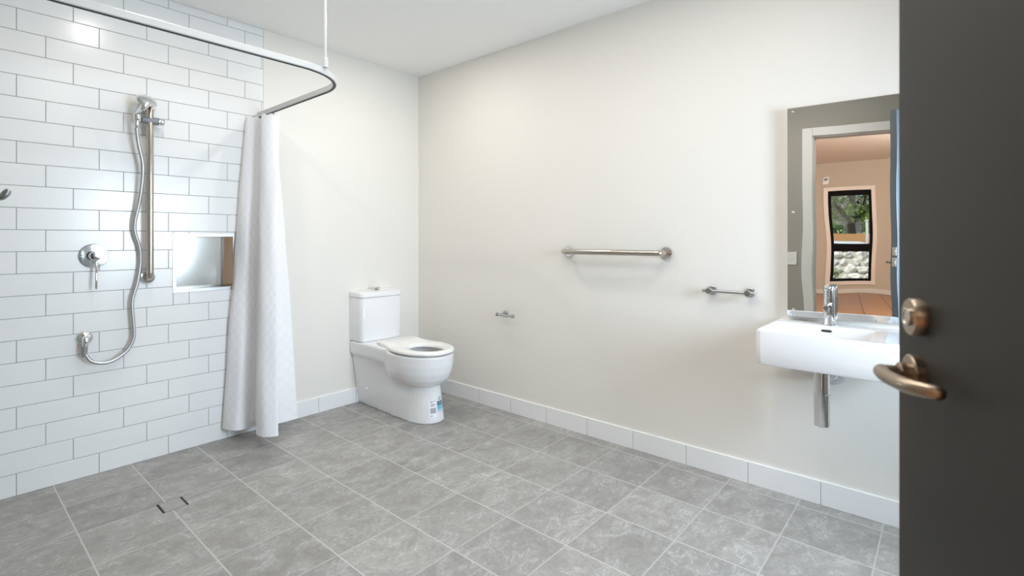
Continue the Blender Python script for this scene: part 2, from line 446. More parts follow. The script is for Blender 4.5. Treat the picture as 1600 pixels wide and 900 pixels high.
# ------------------------------------------------------------------ open door in the foreground
HX, HY = -2.60, -3.55
EX, EY = -1.715, -3.193
dL = math.hypot(EX - HX, EY - HY); ang = math.atan2(EY - HY, EX - HX)
door = thing('door_1', 'dark grey door standing open at the right edge of the photo', 'door', (HX, HY, 0), ang, kind='structure')
bm = B(); fs = box(bm, (0.004, -0.038, 0.012), (dL, 0, 2.05), 0.0015, 1)
leaf = mesh_obj('door_leaf', bm, [DOORP, DOORLIT, flat('door_edge_shaded_paint', (0.085, 0.095, 0.10), 0.45, vary=0.05)], door)  # one door paint; daylight on the far face and edge shade are coloured in
for p in leaf.data.polygons:
    if p.normal.y < -0.5: p.material_index = 1
    elif p.normal.x > 0.5: p.material_index = 2
def lever(side):
    s = side
    y0 = 0.0 if s > 0 else -0.038
    bm = B(); lathe(bm, (dL - 0.062, y0, 1.008), (0, s, 0), [(0, 0.024), (0.009, 0.024), (0.011, 0.022), (0.011, 0.0)], 40)
    rose = mesh_obj('rose', bm, BRONZE, None, 40)
    bm = B()
    xe = dL - 0.062
    path = smooth_path([(xe, y0 + s * 0.010, 1.008), (xe, y0 + s * 0.036, 1.008), (xe + 0.002, y0 + s * 0.040, 1.008), (xe - 0.028, y0 + s * 0.044, 1.008), (xe - 0.072, y0 + s * 0.036, 1.008), (xe - 0.090, y0 + s * 0.016, 1.008)], 0.020, 8)
    tube(bm, path, 0.0088, 20, dome=True)
    h = mesh_obj('lever_handle', bm, BRONZE, door, 60); rose.parent = h
    bm = B(); lathe(bm, (xe, y0 + s * 0.0105, 1.008), (0, s, 0), [(0, 0.0135), (0.010, 0.0135), (0.012, 0.011), (0.012, 0)], 24)
    mesh_obj('neck', bm, BRONZE, h, 40)
def deadlock(side):
    s = side; y0 = 0.0 if s > 0 else -0.038
    xe = dL - 0.069
    bm = B(); lathe(bm, (xe, y0, 1.081), (0, s, 0), [(0, 0.0235), (0.011, 0.0235), (0.013, 0.022), (0.013, 0.0)], 40)
    d = mesh_obj('deadlock', bm, BRONZE, door, 40)
    bm = B(); lathe(bm, (xe, y0 + s * 0.0128, 1.081), (0, s, 0), [(0, 0.0115), (0.003, 0.0115), (0.004, 0.0095), (0.0025, 0.008), (0.0025, 0.0)], 24)
    box(bm, (xe - 0.0012, min(y0 + s * .0150, y0 + s * .0157), 1.076), (xe + 0.0012, max(y0 + s * .0150, y0 + s * .0157), 1.086))
    mesh_obj('lock_cylinder', bm, STEEL, d, 40)
for s in (1, -1): lever(s); deadlock(s)
for z in (1.008, 1.081):
    bm = B(); box(bm, (dL - 0.0006, -0.031, z - 0.028), (dL + 0.0008, -0.007, z + 0.028), .0004, 1)
    box(bm, (dL + 0.0008, -0.026, z - 0.009), (dL + 0.004 if z < 1.05 else dL + .0015, -0.012, z + 0.009), .0005, 1)
    mesh_obj('latch_plate', bm, STEEL, door)

# ------------------------------------------------------------------ floor drain
dr = thing('floor_drain', 'square tile insert floor drain with two black slots', 'drain', (-1.888, -0.641, 0))
bm = B(); box(bm, (-0.040, -0.0495, 0.0002), (0.040, 0.0495, 0.0012), .0003, 1)
DRT = flat('drain_insert_stone', (0.34, 0.335, 0.325), 0.5, vary=0.25, vscale=25)
mesh_obj('tile_insert', bm, DRT, dr)
DRJ = flat('drain_joint', (0.17, 0.165, 0.16), 0.8)
for s in (-1, 1):
    bm = B(); box(bm, (-0.0412, s * 0.0503 - .0007, 0.0002), (0.0412, s * 0.0503 + .0007, 0.0009)); mesh_obj('edge_joint', bm, DRJ, dr)
for s in (-1, 1):
    bm = B(); box(bm, (s * 0.0455 - 0.0042, -0.051, 0.0002), (s * 0.0455 + 0.0042, 0.051, 0.0009)); mesh_obj('slot', bm, BLACK, dr)

# ------------------------------------------------------------------ recessed niche
nc = thing('shower_niche', 'square stainless steel shelf niche set into the tiled wall', 'niche', (0, 0, 0))
bm = B(); x0, x1, z0, z1 = NX0 + .006, NX1 - .006, NZ0 + .006, NZ1 - .006; D = 0.088; t = 0.0012
box(bm, (x0, D, z0), (x1, D + t, z1)); box(bm, (x0, -0.007, z0), (x0 + t, D, z1)); box(bm, (x1 - t, -0.007, z0), (x1, D, z1))
box(bm, (x0 + t, -0.007, z0), (x1 - t, D, z0 + t)); box(bm, (x0 + t, -0.007, z1 - t), (x1 - t, D, z1))
mesh_obj('recess_tray', bm, NICHE, nc)
bm = B(); a0, a1, c0, c1 = NX0 - .003, NX1 + .003, NZ0 - .003, NZ1 + .003; w = 0.017
for lo, hi in (((a0, -.0105, c0), (a0 + w, -.0082, c1)), ((a1 - w, -.0105, c0), (a1, -.0082, c1)), ((a0 + w, -.0105, c0), (a1 - w, -.0082, c0 + w)), ((a0 + w, -.0105, c1 - w), (a1 - w, -.0082, c1))): box(bm, lo, hi, .0006, 1)
mesh_obj('flange', bm, flat('satin_niche_frame', (0.50, 0.49, 0.47), 0.30, metal=1.0, vary=0.03), nc)

# ------------------------------------------------------------------ shower rail, handset, hose
TY = -0.008   # tile face
rail = thing('shower_grab_rail', 'vertical polished steel shower grab rail on the tiled wall', 'grab rail', (-1.832, 0, 0.97))
RX = -1.833
bm = B()
tube(bm, smooth_path([(RX, TY - 0.004, 0.978), (RX, -0.064, 0.978), (RX, -0.064, 1.885), (RX, TY - 0.004, 1.885)], 0.042, 10), 0.0158, 24)
o = mesh_obj('rail_bar', bm, STEEL, None, 50); o.parent = rail; o.location = (1.832, 0, -0.97)
for z in (0.978, 1.885):
    bm = B(); lathe(bm, (RX, TY + .001, z), (0, -1, 0), [(0, 0.036), (0.007, 0.036), (0.013, 0.031), (0.014, 0.0)], 40)
    o = mesh_obj('wall_flange', bm, CHROME, rail, 40); o.location = (1.832, 0, -0.97)

hs = thing('hand_shower', 'chrome hand shower clamped near the top of the vertical rail', 'shower head', (RX, -0.064, 1.80))
def hsp(name, bm, mat, sm=45, par=None):
    o = mesh_obj(name, bm, mat, par or hs, sm)
    if par is None: o.location = (-RX, 0.064, -1.80)
    return o
SZ = 1.806
bm = B(); lathe(bm, (RX - 0.040, -0.064, SZ), (1, 0, 0), [(0, 0.014), (0.002, 0.0185), (0.073, 0.0185), (0.075, 0.016)], 32)
hsp('slider_sleeve', bm, GREYP)
bm = B(); lathe(bm, (RX + 0.0352, -0.064, SZ), (1, 0, 0), [(0, 0.020), (0.022, 0.0205), (0.026, 0.0185), (0.026, 0)], 32)
hsp('slider_knob', bm, CHROME)
hx, hy = RX - 0.062, -0.082
bm = B(); lathe(bm, (hx + 0.001, hy - .004, SZ - 0.016), (0.02, -0.10, 1), [(0, 0.0145), (0.004, 0.017), (0.03, 0.018), (0.033, 0.0165)], 24)
tube(bm, [(hx + .008, hy + .003, SZ), (RX - 0.0405, -0.066, SZ)], 0.010, 16)
hsp('holder_cup', bm, CHROME)
hc = Vector((RX - 0.026, -0.108, SZ + 0.088))      # centre of the head
ax = Vector((-0.15, 0.66, -0.72)).normalized()      # where it sprays
bm = B(); lathe(bm, hc - ax * 0.024, ax, [(0, 0.004), (0.0015, 0.018), (0.006, 0.034), (0.013, 0.044), (0.020, 0.0485), (0.024, 0.0485), (0.027, 0.045)], 40)
hd = hsp('spray_head', bm, CHROME)
bm = B(); lathe(bm, hc + ax * 0.0031, ax, [(0, 0.044), (0.002, 0.043), (0.003, 0.0)], 40)
o = mesh_obj('spray_plate', bm, GREYP, hd, 40)
bm = B(); tube(bm, catmull([(hx, hy, SZ - 0.040), (hx + .001, hy - .004, SZ), (hx + 0.006, hy - 0.014, SZ + 0.026), (hc.x - 0.020, hc.y - 0.030, hc.z - 0.040), (hc.x - 0.004, hc.y - 0.031, hc.z - 0.017)], 8), lambda t: 0.0105 + 0.005 * t, 20, dome=True)
hsp('handle', bm, CHROME)

# hose: path given on the wall, hanging a little in front of it
bm = B()
HP = [(-1.8955, -.083, 1.770), (-1.894, -.080, 1.735), (-1.884, -.075, 1.66), (-1.866, -.066, 1.57), (-1.868, -.056, 1.46), (-1.878, -.048, 1.37), (-1.894, -.042, 1.275), (-1.893, -.038, 1.215), (-1.875, -.034, 1.15), (-1.868, -.032, 1.085), (-1.872, -.032, 1.02),
      (-1.884, -.034, 0.945), (-1.905, -.036, 0.855), (-1.900, -.038, 0.745), (-1.900, -.040, 0.665), (-1.935, -.045, 0.600), (-2.005, -.052, 0.562), (-2.07, -.054, 0.578), (-2.097, -.052, 0.625), (-2.100, -.05, 0.648)]
tube(bm, catmull(HP, 8), 0.0088, 14)
hose = tag(mesh_obj('shower_hose', bm, HOSEM, None, 60), 'flexible silver shower hose looping down the tiled wall', 'hose')
bm = B(); lathe(bm, (-1.8955, -.083, 1.752), (0.01, 0.0, 1), [(0, 0.0088), (0.03, 0.0105), (0.031, 0)], 16); mesh_obj('hose_ferrule', bm, CHROME, hose, 40)

el = thing('hose_outlet_elbow', 'chrome wall outlet elbow feeding the bottom of the shower hose', 'shower outlet', (-2.092, 0, 0.69))
bm = B(); lathe(bm, (0, TY + .001, 0), (0, -1, 0), [(0, 0.034), (0.004, 0.034), (0.012, 0.028), (0.016, 0.018), (0.016, 0)], 40)
mesh_obj('wall_plate', bm, CHROME, el, 40)
bm = B(); tube(bm, smooth_path([(0, -0.02, 0), (0.0, -0.052, 0.0), (-0.006, -0.052, -0.05)], 0.03, 8), lambda t: 0.0165 - 0.004 * t, 20, dome=True)
mesh_obj('elbow_spout', bm, CHROME, el, 50)
bm = B(); lathe(bm, (-0.0055, -0.052, -0.035), (-0.03, 0.0, -1), [(0, 0.0135), (0.02, 0.0125), (0.05, 0.0095), (0.051, 0)], 20); mesh_obj('hose_nut', bm, GREYP, el, 40)

mx = thing('shower_mixer', 'round chrome shower mixer with a thin pin lever on the tiled wall', 'shower mixer', (-2.056, 0, 1.097))
bm = B(); lathe(bm, (0, TY + .001, 0), (0, -1, 0), [(0, 0.060), (0.004, 0.060), (0.008, 0.056), (0.009, 0.0)], 56)
mesh_obj('cover_plate', bm, CHROME, mx, 35)
bm = B(); lathe(bm, (0, TY - 0.008, 0), (0, -1, 0), [(0, 0.024), (0.040, 0.024), (0.045, 0.021), (0.046, 0)], 40)
mesh_obj('mixer_body', bm, CHROME, mx, 35)
bm = B(); tube(bm, [(0.004, -0.044, -0.018), (0.003, -0.058, -0.075), (0.001, -0.064, -0.160)], 0.0052, 14, dome=True)
mesh_obj('lever', bm, CHROME, mx, 60)

# ------------------------------------------------------------------ curtain track and curtain
ZT = 1.955
trk = thing('curtain_track', 'white curved curtain track hung around the shower', 'curtain rail', (-1.25, 0, ZT))
path = [Vector((-1.25, -0.001, ZT)), Vector((-1.25, -0.80, ZT))]
cx, cy, rr = -1.25 - 0.27, -0.82, 0.27
for k in range(0, 19):
    a = -k / 18 * PI / 2
    path.append(Vector((cx + rr * math.cos(a), cy + rr * math.sin(a), ZT)))
path.append(Vector((XL + .001, -1.09, ZT)))
dn = []
for p, q in zip(path[:-1], path[1:]):
    m = max(1, int((q - p).length / 0.1))
    for k in range(m): dn.append(p.lerp(q, k / m))
dn.append(path[-1])
bm = B(); sweep_rect(bm, [p - Vector((-1.25, 0, ZT)) for p in dn], 0.020, 0.030)
mesh_obj('track_profile', bm, ALU, trk, 30)
bm = B(); sweep_rect(bm, [p - Vector((-1.25, 0, ZT)) + Vector((0, 0, -0.0155)) for p in dn], 0.0125, 0.006)
mesh_obj('track_slot', bm, ALUD, trk, 30)
bm = B(); lathe(bm, (-0.155, -1.082, 0.012), (0, 0, 1), [(0, 0.0062), (H - ZT - 0.0125, 0.0062)], 20)
rod = mesh_obj('drop_rod', bm, ALU, trk, 40)
bm = B(); lathe(bm, (-0.155, -1.082, 0.0145), (0, 0, 1), [(0, 0.0125), (0.042, 0.0125), (0.046, 0.009)], 20); mesh_obj('rod_socket', bm, ALU, trk, 40)
bm = B(); lathe(bm, (-0.155, -1.082, H - ZT - .001), (0, 0, -1), [(0, 0.03), (0.004, 0.03), (0.008, 0.012)], 28); mesh_obj('ceiling_cup', bm, ALU, trk, 40)

top = [(-1.335, -0.030), (-1.330, -0.050), (-1.300, -0.075), (-1.262, -0.060), (-1.238, -0.078), (-1.262, -0.120), (-1.300, -0.150), (-1.292, -0.185), (-1.262, -0.212), (-1.226, -0.215), (-1.205, -0.180), (-1.200, -0.140), (-1.185, -0.115), (-1.190, -0.080)]
bot = [(-1.470, -0.030), (-1.462, -0.070), (-1.430, -0.125), (-1.385, -0.135), (-1.335, -0.100), (-1.335, -0.160), (-1.378, -0.270), (-1.372, -0.335), (-1.340, -0.372), (-1.302, -0.378), (-1.308, -0.280), (-1.285, -0.175), (-1.200, -0.195), (-1.100, -0.200)]
SEG = 8
ct = catmull([(x, y, 0) for x, y in top], SEG); cb = catmull([(x, y, 0) for x, y in bot], SEG)
bm = B(); uvl = bm.loops.layers.uv.new('UVMap')
NV = 60; zt, zb = 1.928, 0.072
rows = []
for j in range(NV + 1):
    t = j / NV; z = zt + (zb - zt) * t
    s = t ** 0.85
    row = []
    for i, (a, b) in enumerate(zip(ct, cb)):
        p = a.lerp(b, s)
        w = noise.noise(Vector((i * 0.09, t * 5.0, 3.1))) * 0.010 * min(1, 3 * t) * (1 - 0.4 * t)
        row.append(bm.verts.new((p.x + w, min(p.y + w * 0.7, -0.012), z - (0.010 * math.sin(i * 0.35) ** 2 if j == 0 else 0))))
    rows.append(row)
for j in range(NV):
    for i in range(len(ct) - 1):
        f = bm.faces.new((rows[j][i], rows[j][i + 1], rows[j + 1][i + 1], rows[j + 1][i]))
        for l, (ii, jj) in zip(f.loops, ((i, j), (i + 1, j), (i + 1, j + 1), (i, j + 1))):
            l[uvl].uv = (ii / (len(ct) - 1) * 1.6, 1 - jj / NV * 1.86)
curtain = tag(mesh_obj('shower_curtain', bm, CURT, None, 180), 'white checked shower curtain gathered against the wall', 'curtain')
bm = B()
hem = [Vector((v.x, v.y, z)) for v, z in [(p, zb) for p in cb]]
vrow = []
for j, z in enumerate((zb + 0.020, zb - 0.001)):
    vrow.append([bm.verts.new((p.x, p.y - 0.0015, z)) for p in hem])
for i in range(len(hem) - 1): bm.faces.new((vrow[0][i], vrow[0][i + 1], vrow[1][i + 1], vrow[1][i]))
mesh_obj('bottom_hem', bm, flat('hem_fabric', (0.90, 0.90, 0.92), 0.8), curtain, 180)
for y in (-0.035, -0.052, -0.085, -0.125, -0.165, -0.20):
    bm = B(); box(bm, (-1.253, y - 0.004, 1.918), (-1.247, y + 0.004, 1.9415), .001, 1)
    tube(bm, [(-1.25 + 0.010 * math.cos(a), y, 1.914 + 0.010 * math.sin(a)) for a in [k * PI / 6 for k in range(12)]], 0.0018, 6)
    mesh_obj('curtain_glider', bm, GREYP, curtain)

# ------------------------------------------------------------------ toilet
TC = -0.450
toi = thing('toilet', 'white close-coupled toilet with open seat, standing against the back wall', 'toilet', (TC, 0, 0))
def outline(a_b, a_f, yb, yc, yf, n=16, pw=2.2):
    """closed outline: straight-ish back from yb, front superellipse centred yc reaching yf (local x about 0)"""
    pts = []
    for k in range(n + 1):            # right side front quarter to left
        th = k / n * PI
        c, s = math.cos(th), math.sin(th)
        x = a_f * math.copysign(abs(c) ** (2 / pw), c); y = yc - (yc - yf) * abs(s) ** (2 / pw)
        pts.append((x, y))
    for k in range(1, 6):
        t = k / 6; pts.append((-(a_f + (a_b - a_f) * t), yc + (yb - yc) * t))
    pts.append((-a_b, yb)); pts.append((a_b, yb))
    for k in range(5, 0, -1):
        t = k / 6; pts.append(((a_f + (a_b - a_f) * t), yc + (yb - yc) * t))
    return pts
bm = B()
rings = []
for z in (0.0, 0.008, 0.06, 0.12, 0.18, 0.24, 0.30, 0.36):
    ab = 0.106 + 0.052 * z / 0.37
    af = 0.122 - 0.022 * min(z, .24) / 0.24 + (0.0025 if z < 0.008 else 0)
    rings.append([(x, y, z) for x, y in outline(ab, af, -0.001, -0.56, -0.772 + 0.034 * min(z, .24) / .24, pw=2.3)])
loft(bm, rings)
rings = []
for z, a in ((0.352, 0.152), (0.362, 0.166), (0.38, 0.172), (0.445, 0.174), (0.453, 0.170), (0.456, 0.160)):
    rings.append([(x, y, z) for x, y in outline(a, a, -0.001, -0.40, -0.56, pw=2.5)])
loft(bm, rings)
rings = []
for z, a, yb, yf in ((0.226, 0.075, -0.42, -0.70), (0.231, 0.110, -0.38, -0.740), (0.247, 0.140, -0.34, -0.772), (0.277, 0.163, -0.31, -0.800), (0.32, 0.178, -0.29, -0.820), (0.37, 0.185, -0.28, -0.831), (0.43, 0.187, -0.275, -0.835), (0.438, 0.185, -0.275, -0.832)):
    yc = (yb + yf) / 2
    rings.append([(a * math.copysign(abs(math.cos(t)) ** 0.9, math.cos(t)), yc + (yf - yb) / 2 * math.copysign(abs(math.sin(t)) ** 0.9, math.sin(t)), z) for t in [2 * PI * k / 48 for k in range(48)]])
loft(bm, rings)
pan0 = mesh_obj('pan_build', bm, CERAM)
md = pan0.modifiers.new('r', 'REMESH'); md.mode = 'VOXEL'; md.voxel_size = 0.0052; md.use_smooth_shade = True
md = pan0.modifiers.new('s', 'SMOOTH'); md.factor = 0.5; md.iterations = 16
bm = B(); bmesh.ops.create_uvsphere(bm, u_segments=48, v_segments=24, radius=1.0)
for v in bm.verts: v.co = Vector((v.co.x * 0.130, v.co.y * 0.205 - 0.600, v.co.z * 0.215 + 0.462))
cut0 = mesh_obj('bowl_cut', bm, CERAM)
md = pan0.modifiers.new('b', 'BOOLEAN'); md.operation = 'DIFFERENCE'; md.object = cut0; md.solver = 'EXACT'
bpy.context.view_layer.update()
dg = bpy.context.evaluated_depsgraph_get()
pme = bpy.data.meshes.new_from_object(pan0.evaluated_get(dg)); pme.name = 'pan'
bpy.data.objects.remove(pan0, do_unlink=True); bpy.data.objects.remove(cut0, do_unlink=True)
pme.shade_smooth(); pme.set_sharp_from_angle(angle=math.radians(50))
pme.materials.clear(); pme.materials.append(CERAM)
pan = bpy.data.objects.new('pan', pme); COL.objects.link(pan); pan.parent = toi
# dark water in the bowl
bm = B(); lathe(bm, (0, -0.60, 0.278), (0, 0, 1), [(0, 0.0001), (0.0, 0.085)], 32)
bmesh.ops.scale(bm, vec=(0.8, 1.0, 1), verts=bm.verts, space=Matrix.Translation((0, 0.6, 0)))
mesh_obj('bowl_water', bm, flat('dark_bowl_water', (0.10, 0.095, 0.10), 0.03), pan)
# cistern
def rrect(x0, x1, y0, y1, r, n=6, rb=0.004):
    pts = []
    for (cx_, cy_, a0, q) in ((x1 - r, y0 + r, -PI / 2, r), (x1 - rb, y1 - rb, 0, rb), (x0 + rb, y1 - rb, PI / 2, rb), (x0 + r, y0 + r, PI, r)):
        for k in range(n + 1):
            a = a0 + k / n * PI / 2
            pts.append((cx_ + q * math.cos(a), cy_ + q * math.sin(a)))
    pts += [(x0 + r + (x1 - x0 - 2 * r) * k / 8, y0) for k in range(1, 8)]
    hw = (x1 - x0) / 2; xm = (x0 + x1) / 2
    return [(x, y - 0.012 * (1 - ((x - xm) / hw) ** 2) * min(1, max(0, (-0.05 - y) / 0.05))) for x, y in pts]
bm = B()
loft(bm, [[(x, y, z) for x, y in rrect(-0.172 + i, 0.172 - i, -0.150 + i, -0.001, 0.028)] for z, i in ((0.4565, 0.006), (0.461, 0.001), (0.53, 0.000), (0.762, -0.002), (0.766, 0.0))])
cis = mesh_obj('cistern', bm, CERAM, toi, 35)
bm = B()
loft(bm, [[(x, y, z - 0.010 * max(0, (-y - 0.02) / 0.14) ** 2 * (1 if z > .79 else 0)) for x, y in rrect(-0.177 + i, 0.177 - i, -0.156 + i, -0.001, 0.030)] for z, i in ((0.768, 0.003), (0.771, 0.0), (0.797, 0.0), (0.806, 0.004), (0.811, 0.014), (0.8125, 0.03))])
lid = mesh_obj('cistern_lid', bm, CERAM, toi, 40)
bm = B(); lathe(bm, (0.0, -0.075, 0.8095), (0, 0, 1), [(0, 0.024), (0.013, 0.024), (0.015, 0.031), (0.021, 0.032), (0.024, 0.029), (0.0245, 0.0)], 32)
mesh_obj('flush_button', bm, CHROME, lid, 40)
# seat ring
def seat_base():
    yc, yf, yb, af, ab, r = -0.585, -0.836, -0.275, 0.188, 0.152, 0.075
    pts = []
    for k in range(33):
        th = k / 32 * PI; c, q = math.cos(th), math.sin(th)
        pts.append((af * math.copysign(abs(c) ** (2 / 2.15), c), yc - (yc - yf) * abs(q) ** (2 / 2.15)))
    side = []
    for k in range(1, 9):
        t = k / 9; w = af + (ab - af) * (3 * t * t - 2 * t ** 3); side.append((w, yc + (yb - r - yc) * t))
    arc = [(ab - r + r * math.cos(k / 7 * PI / 2), yb - r + r * math.sin(k / 7 * PI / 2)) for k in range(8)]
    right = side + arc
    pts += [(-x, y) for x, y in right] + right[::-1]
    return pts
SB = seat_base()
def seat_out(i):
    out = []
    for x, y in SB:
        d = math.hypot(x, y + 0.56); q = (d - i) / d; out.append((x * q, -0.56 + (y + 0.56) * q))
    return out
def seat_in(i):
    out = []
    for x, y in SB:
        a = math.atan2((y + 0.625) / 1.15, x); out.append(((0.104 - i) * math.cos(a), -0.640 + (0.140 - i) * math.sin(a)))
    return out
def seat_rise(y):
    t = min(1, max(0, (y + 0.50) / 0.16)); u = min(1, max(0, (-0.262 - y) / 0.05)); return 0.013 * (3 * t * t - 2 * t ** 3) * (0.4 + 0.6 * u)
bm = B()
prof = [(seat_in(0.004), 0.4435, 0), (seat_out(0.010), 0.4435, 0), (seat_out(0.001), 0.447, 0), (seat_out(0.0), 0.454, .6), (seat_out(0.003), 0.462, 1), (seat_out(0.012), 0.4665, 1), (seat_out(0.03), 0.4685, 1), (seat_in(-0.014), 0.4665, 1), (seat_in(-0.004), 0.4625, 1), (seat_in(0.002), 0.455, .5), (seat_in(0.004), 0.4435, 0)]
loft(bm, [[(x, y, z + 0.0025 + g * seat_rise(y)) for x, y in ring] for ring, z, g in prof], cap0=False, cap1=False)
bmesh.ops.remove_doubles(bm, verts=bm.verts, dist=1e-6)
seat = mesh_obj('seat', bm, SEATP, toi, 60)
for sx in (-0.105, 0.105):
    bm = B(); lathe(bm, (sx - .016, -0.262, 0.4635), (1, 0, 0), [(0, 0.007), (0.002, 0.009), (0.03, 0.009), (0.032, 0.007)], 16); mesh_obj('seat_hinge', bm, SEATP, seat, 40)

tree_pan = BVHTree.FromPolygons([v.co.copy() for v in pme.vertices], [tuple(p.vertices) for p in pme.polygons])
def on_pan(org, d):
    h = tree_pan.ray_cast(Vector(org), Vector(d)); return h[0], h[1]
# side bolt cap
p, nn = on_pan((-0.5, -0.135, 0.118), (1, 0, 0))
bm = B(); lathe(bm, p - nn * 0.001, nn, [(0, 0.0175), (0.003, 0.0175), (0.006, 0.0135), (0.007, 0.0)], 24); mesh_obj('bolt_cap', bm, SEATP, toi, 40)
# stickers wrapped on the foot. s runs around the foot from the front tip
def foot_pt(th, z, off):
    d = Vector((math.sin(th), -math.cos(th), 0)); org = Vector((0, -0.62, z)) + d * 0.5
    p, n_ = on_pan(org, -d); return p + n_ * off
def patch(bm, th0, th1, z0, z1, off, mi, nx=6, nz=3, shear=0.0):
    g = [[bm.verts.new(foot_pt(th0 + (th1 - th0) * i / nx, z0 + (z1 - z0) * j / nz + shear * i / nx, off)) for i in range(nx + 1)] for j in range(nz + 1)]
    for j in range(nz):
        for i in range(nx): bm.faces.new((g[j][i], g[j][i + 1], g[j + 1][i + 1], g[j + 1][i])).material_index = mi
A0 = math.radians(-26)
bm = B(); patch(bm, A0, A0 + .40, 0.038, 0.150, 0.0012, 0)
for zz, w0, w1 in ((0.140, .06, .34), (0.132, .06, .20), (0.122, .10, .30), (0.116, .10, .34), (0.110, .10, .26)):
    patch(bm, A0 + w0, A0 + w1, zz - .0016, zz + .0016, 0.0017, 1, 4, 1)
for k in range(9): patch(bm, A0 + .08 + k * .029, A0 + .08 + k * .029 + .021, 0.066, 0.098, 0.0017, 1, 2, 2)
patch(bm, A0 + .08, A0 + .16, 0.047, 0.052, 0.0017, 1, 2, 1)
mesh_obj('paper_sticker', bm, [STKW, GREYB], toi)['label'] = 'white paper sticker with grey printed lines'
A1 = A0 + .44
bm = B(); patch(bm, A1, A1 + .40, 0.066, 0.084, 0.0012, 3); patch(bm, A1, A1 + .40, 0.084, 0.110, 0.0012, 2); patch(bm, A1, A1 + .40, 0.110, 0.132, 0.0012, 1)
patch(bm, A1 + .05, A1 + .35, 0.132, 0.150, 0.0012, 0)
patch(bm, A1 + .10, A1 + .30, 0.150, 0.158, 0.0012, 2)
for k in range(3): patch(bm, A1 + .09 + k * .08, A1 + .14 + k * .08, 0.138, 0.146, 0.0017, 1, 2, 1)
patch(bm, A1 + .06, A1 + .34, 0.119, 0.122, 0.0017, 0, 3, 1); patch(bm, A1 + .10, A1 + .30, 0.094, 0.098, 0.0017, 3, 3, 1)
mesh_obj('rating_sticker', bm, [STKW, STKN, STKB, STKT], toi)['label'] = 'small blue water rating sticker'

# ------------------------------------------------------------------ rails on the right wall
gr = thing('grab_rail', 'long polished steel grab rail mounted high on the cream wall', 'grab rail', (0, -1.79, 1.106))
bm = B()
tube(bm, smooth_path([(-0.004, 0.315, 0), (-0.088, 0.315, 0), (-0.088, -0.315, 0), (-0.004, -0.315, 0)], 0.05, 10), 0.0158, 24)
mesh_obj('bar', bm, STEEL, gr, 50)
for s in (-1, 1):
    bm = B(); lathe(bm, (0.0, s * 0.315, 0), (-1, 0, 0), [(0, 0.036), (0.006, 0.036), (0.012, 0.031), (0.013, 0)], 40); mesh_obj('wall_flange', bm, CHROME, gr, 40)

tr_ = thing('towel_rail', 'short chrome towel rail beside the mirror', 'towel rail', (0, -2.437, 0.923))
bm = B(); tube(bm, [(-0.052, 0.118, 0), (-0.052, -0.118, 0)], 0.0078, 16, dome=True); mesh_obj('bar', bm, CHROMED, tr_, 50)
for s in (-1, 1):
    bm = B(); lathe(bm, (0, s * 0.0905, 0), (-1, 0, 0), [(0, 0.0225), (0.008, 0.0225), (0.010, 0.020), (0.010, 0.011), (0.040, 0.011), (0.0405, 0.0135), (0.064, 0.0135), (0.065, 0.0)], 28); mesh_obj('post', bm, CHROMED, tr_, 40)

tp = thing('toilet_roll_holder', 'small chrome toilet roll holder on the wall beside the toilet', 'toilet roll holder', (0.001, -0.948, 0.668))
bm = B(); lathe(bm, (0, 0, 0), (-1, 0, 0), [(0, 0.021), (0.007, 0.021), (0.009, 0.019), (0.009, 0.008), (0.066, 0.008)], 28); mesh_obj('wall_post', bm, CHROMED, tp, 40)
bm = B(); tube(bm, [(-0.062, 0.030, 0), (-0.062, -0.120, 0)], 0.0075, 16, dome=True)
mesh_obj('arm', bm, CHROMED, tp, 50)
for y0_, y1_ in ((0.034, 0.024), (-0.108, -0.122)):
    bm = B(); lathe(bm, (-0.062, y0_, 0), (0, -1, 0), [(0, 0.0115), (0.001, 0.0125), (abs(y1_ - y0_), 0.0125), (abs(y1_ - y0_) + .001, 0.0115)], 20); mesh_obj('end_cap', bm, CHROMED, tp, 40)

# robe hook on the doorway wall, its tip shows at the left edge
hk = thing('robe_hook', 'chrome robe hook reaching in at the left edge of the photo', 'hook', (XL - 0.001, -2.03, 1.252))
bm = B(); lathe(bm, (0, 0, 0), (1, 0, 0), [(0, 0.022), (0.006, 0.022), (0.008, 0.020), (0.008, 0)], 28); mesh_obj('wall_plate', bm, CHROME, hk, 40)
bm = B(); tube(bm, smooth_path([(0.006, 0, 0), (0.086, 0, -0.002), (0.092, 0, 0.008)], 0.008, 6), 0.0056, 14, dome=True); mesh_obj('peg', bm, flat('dull_steel', (0.30, 0.30, 0.31), 0.35, metal=1.0), hk, 50)

# ------------------------------------------------------------------ mirror
MY0, MY1, MZ0, MZ1 = -3.165, -2.695, 0.832, 1.774
mi = thing('wall_mirror', 'tall frameless mirror above the basin reflecting the doorway', 'mirror', (0, MY1, MZ0))
tilt = 0.069
bm = B()
w = MY1 - MY0; hgt = MZ1 - MZ0; xf1 = -0.005 - w * tilt; xf0 = -0.005
loft(bm, [[(0, 0, z), (xf1 - 0.0035 * z, 0, z), (xf0 - 0.0035 * z, -w, z), (0, -w, z)] for z in (0, hgt)])
pl = mesh_obj('mirror_glass', bm, [MIRROR, flat('mirror_edge_glass', (0.55, 0.57, 0.56), 0.2)], mi)
for p in pl.data.polygons:
    if not (p.normal.x < -0.9): p.material_index = 1
for z in (0.03, 0.47, 0.925):
    for yy in (-0.022, -w + 0.022):
        xx = xf1 + (-yy) * tilt - 0.0035 * z
        bm = B(); lathe(bm, (xx, yy, z), (-1, 0, 0), [(0, 0.005), (0.0015, 0.005), (0.003, 0.003), (0.0032, 0)], 16); mesh_obj('screw', bm, CHROME, mi, 40)

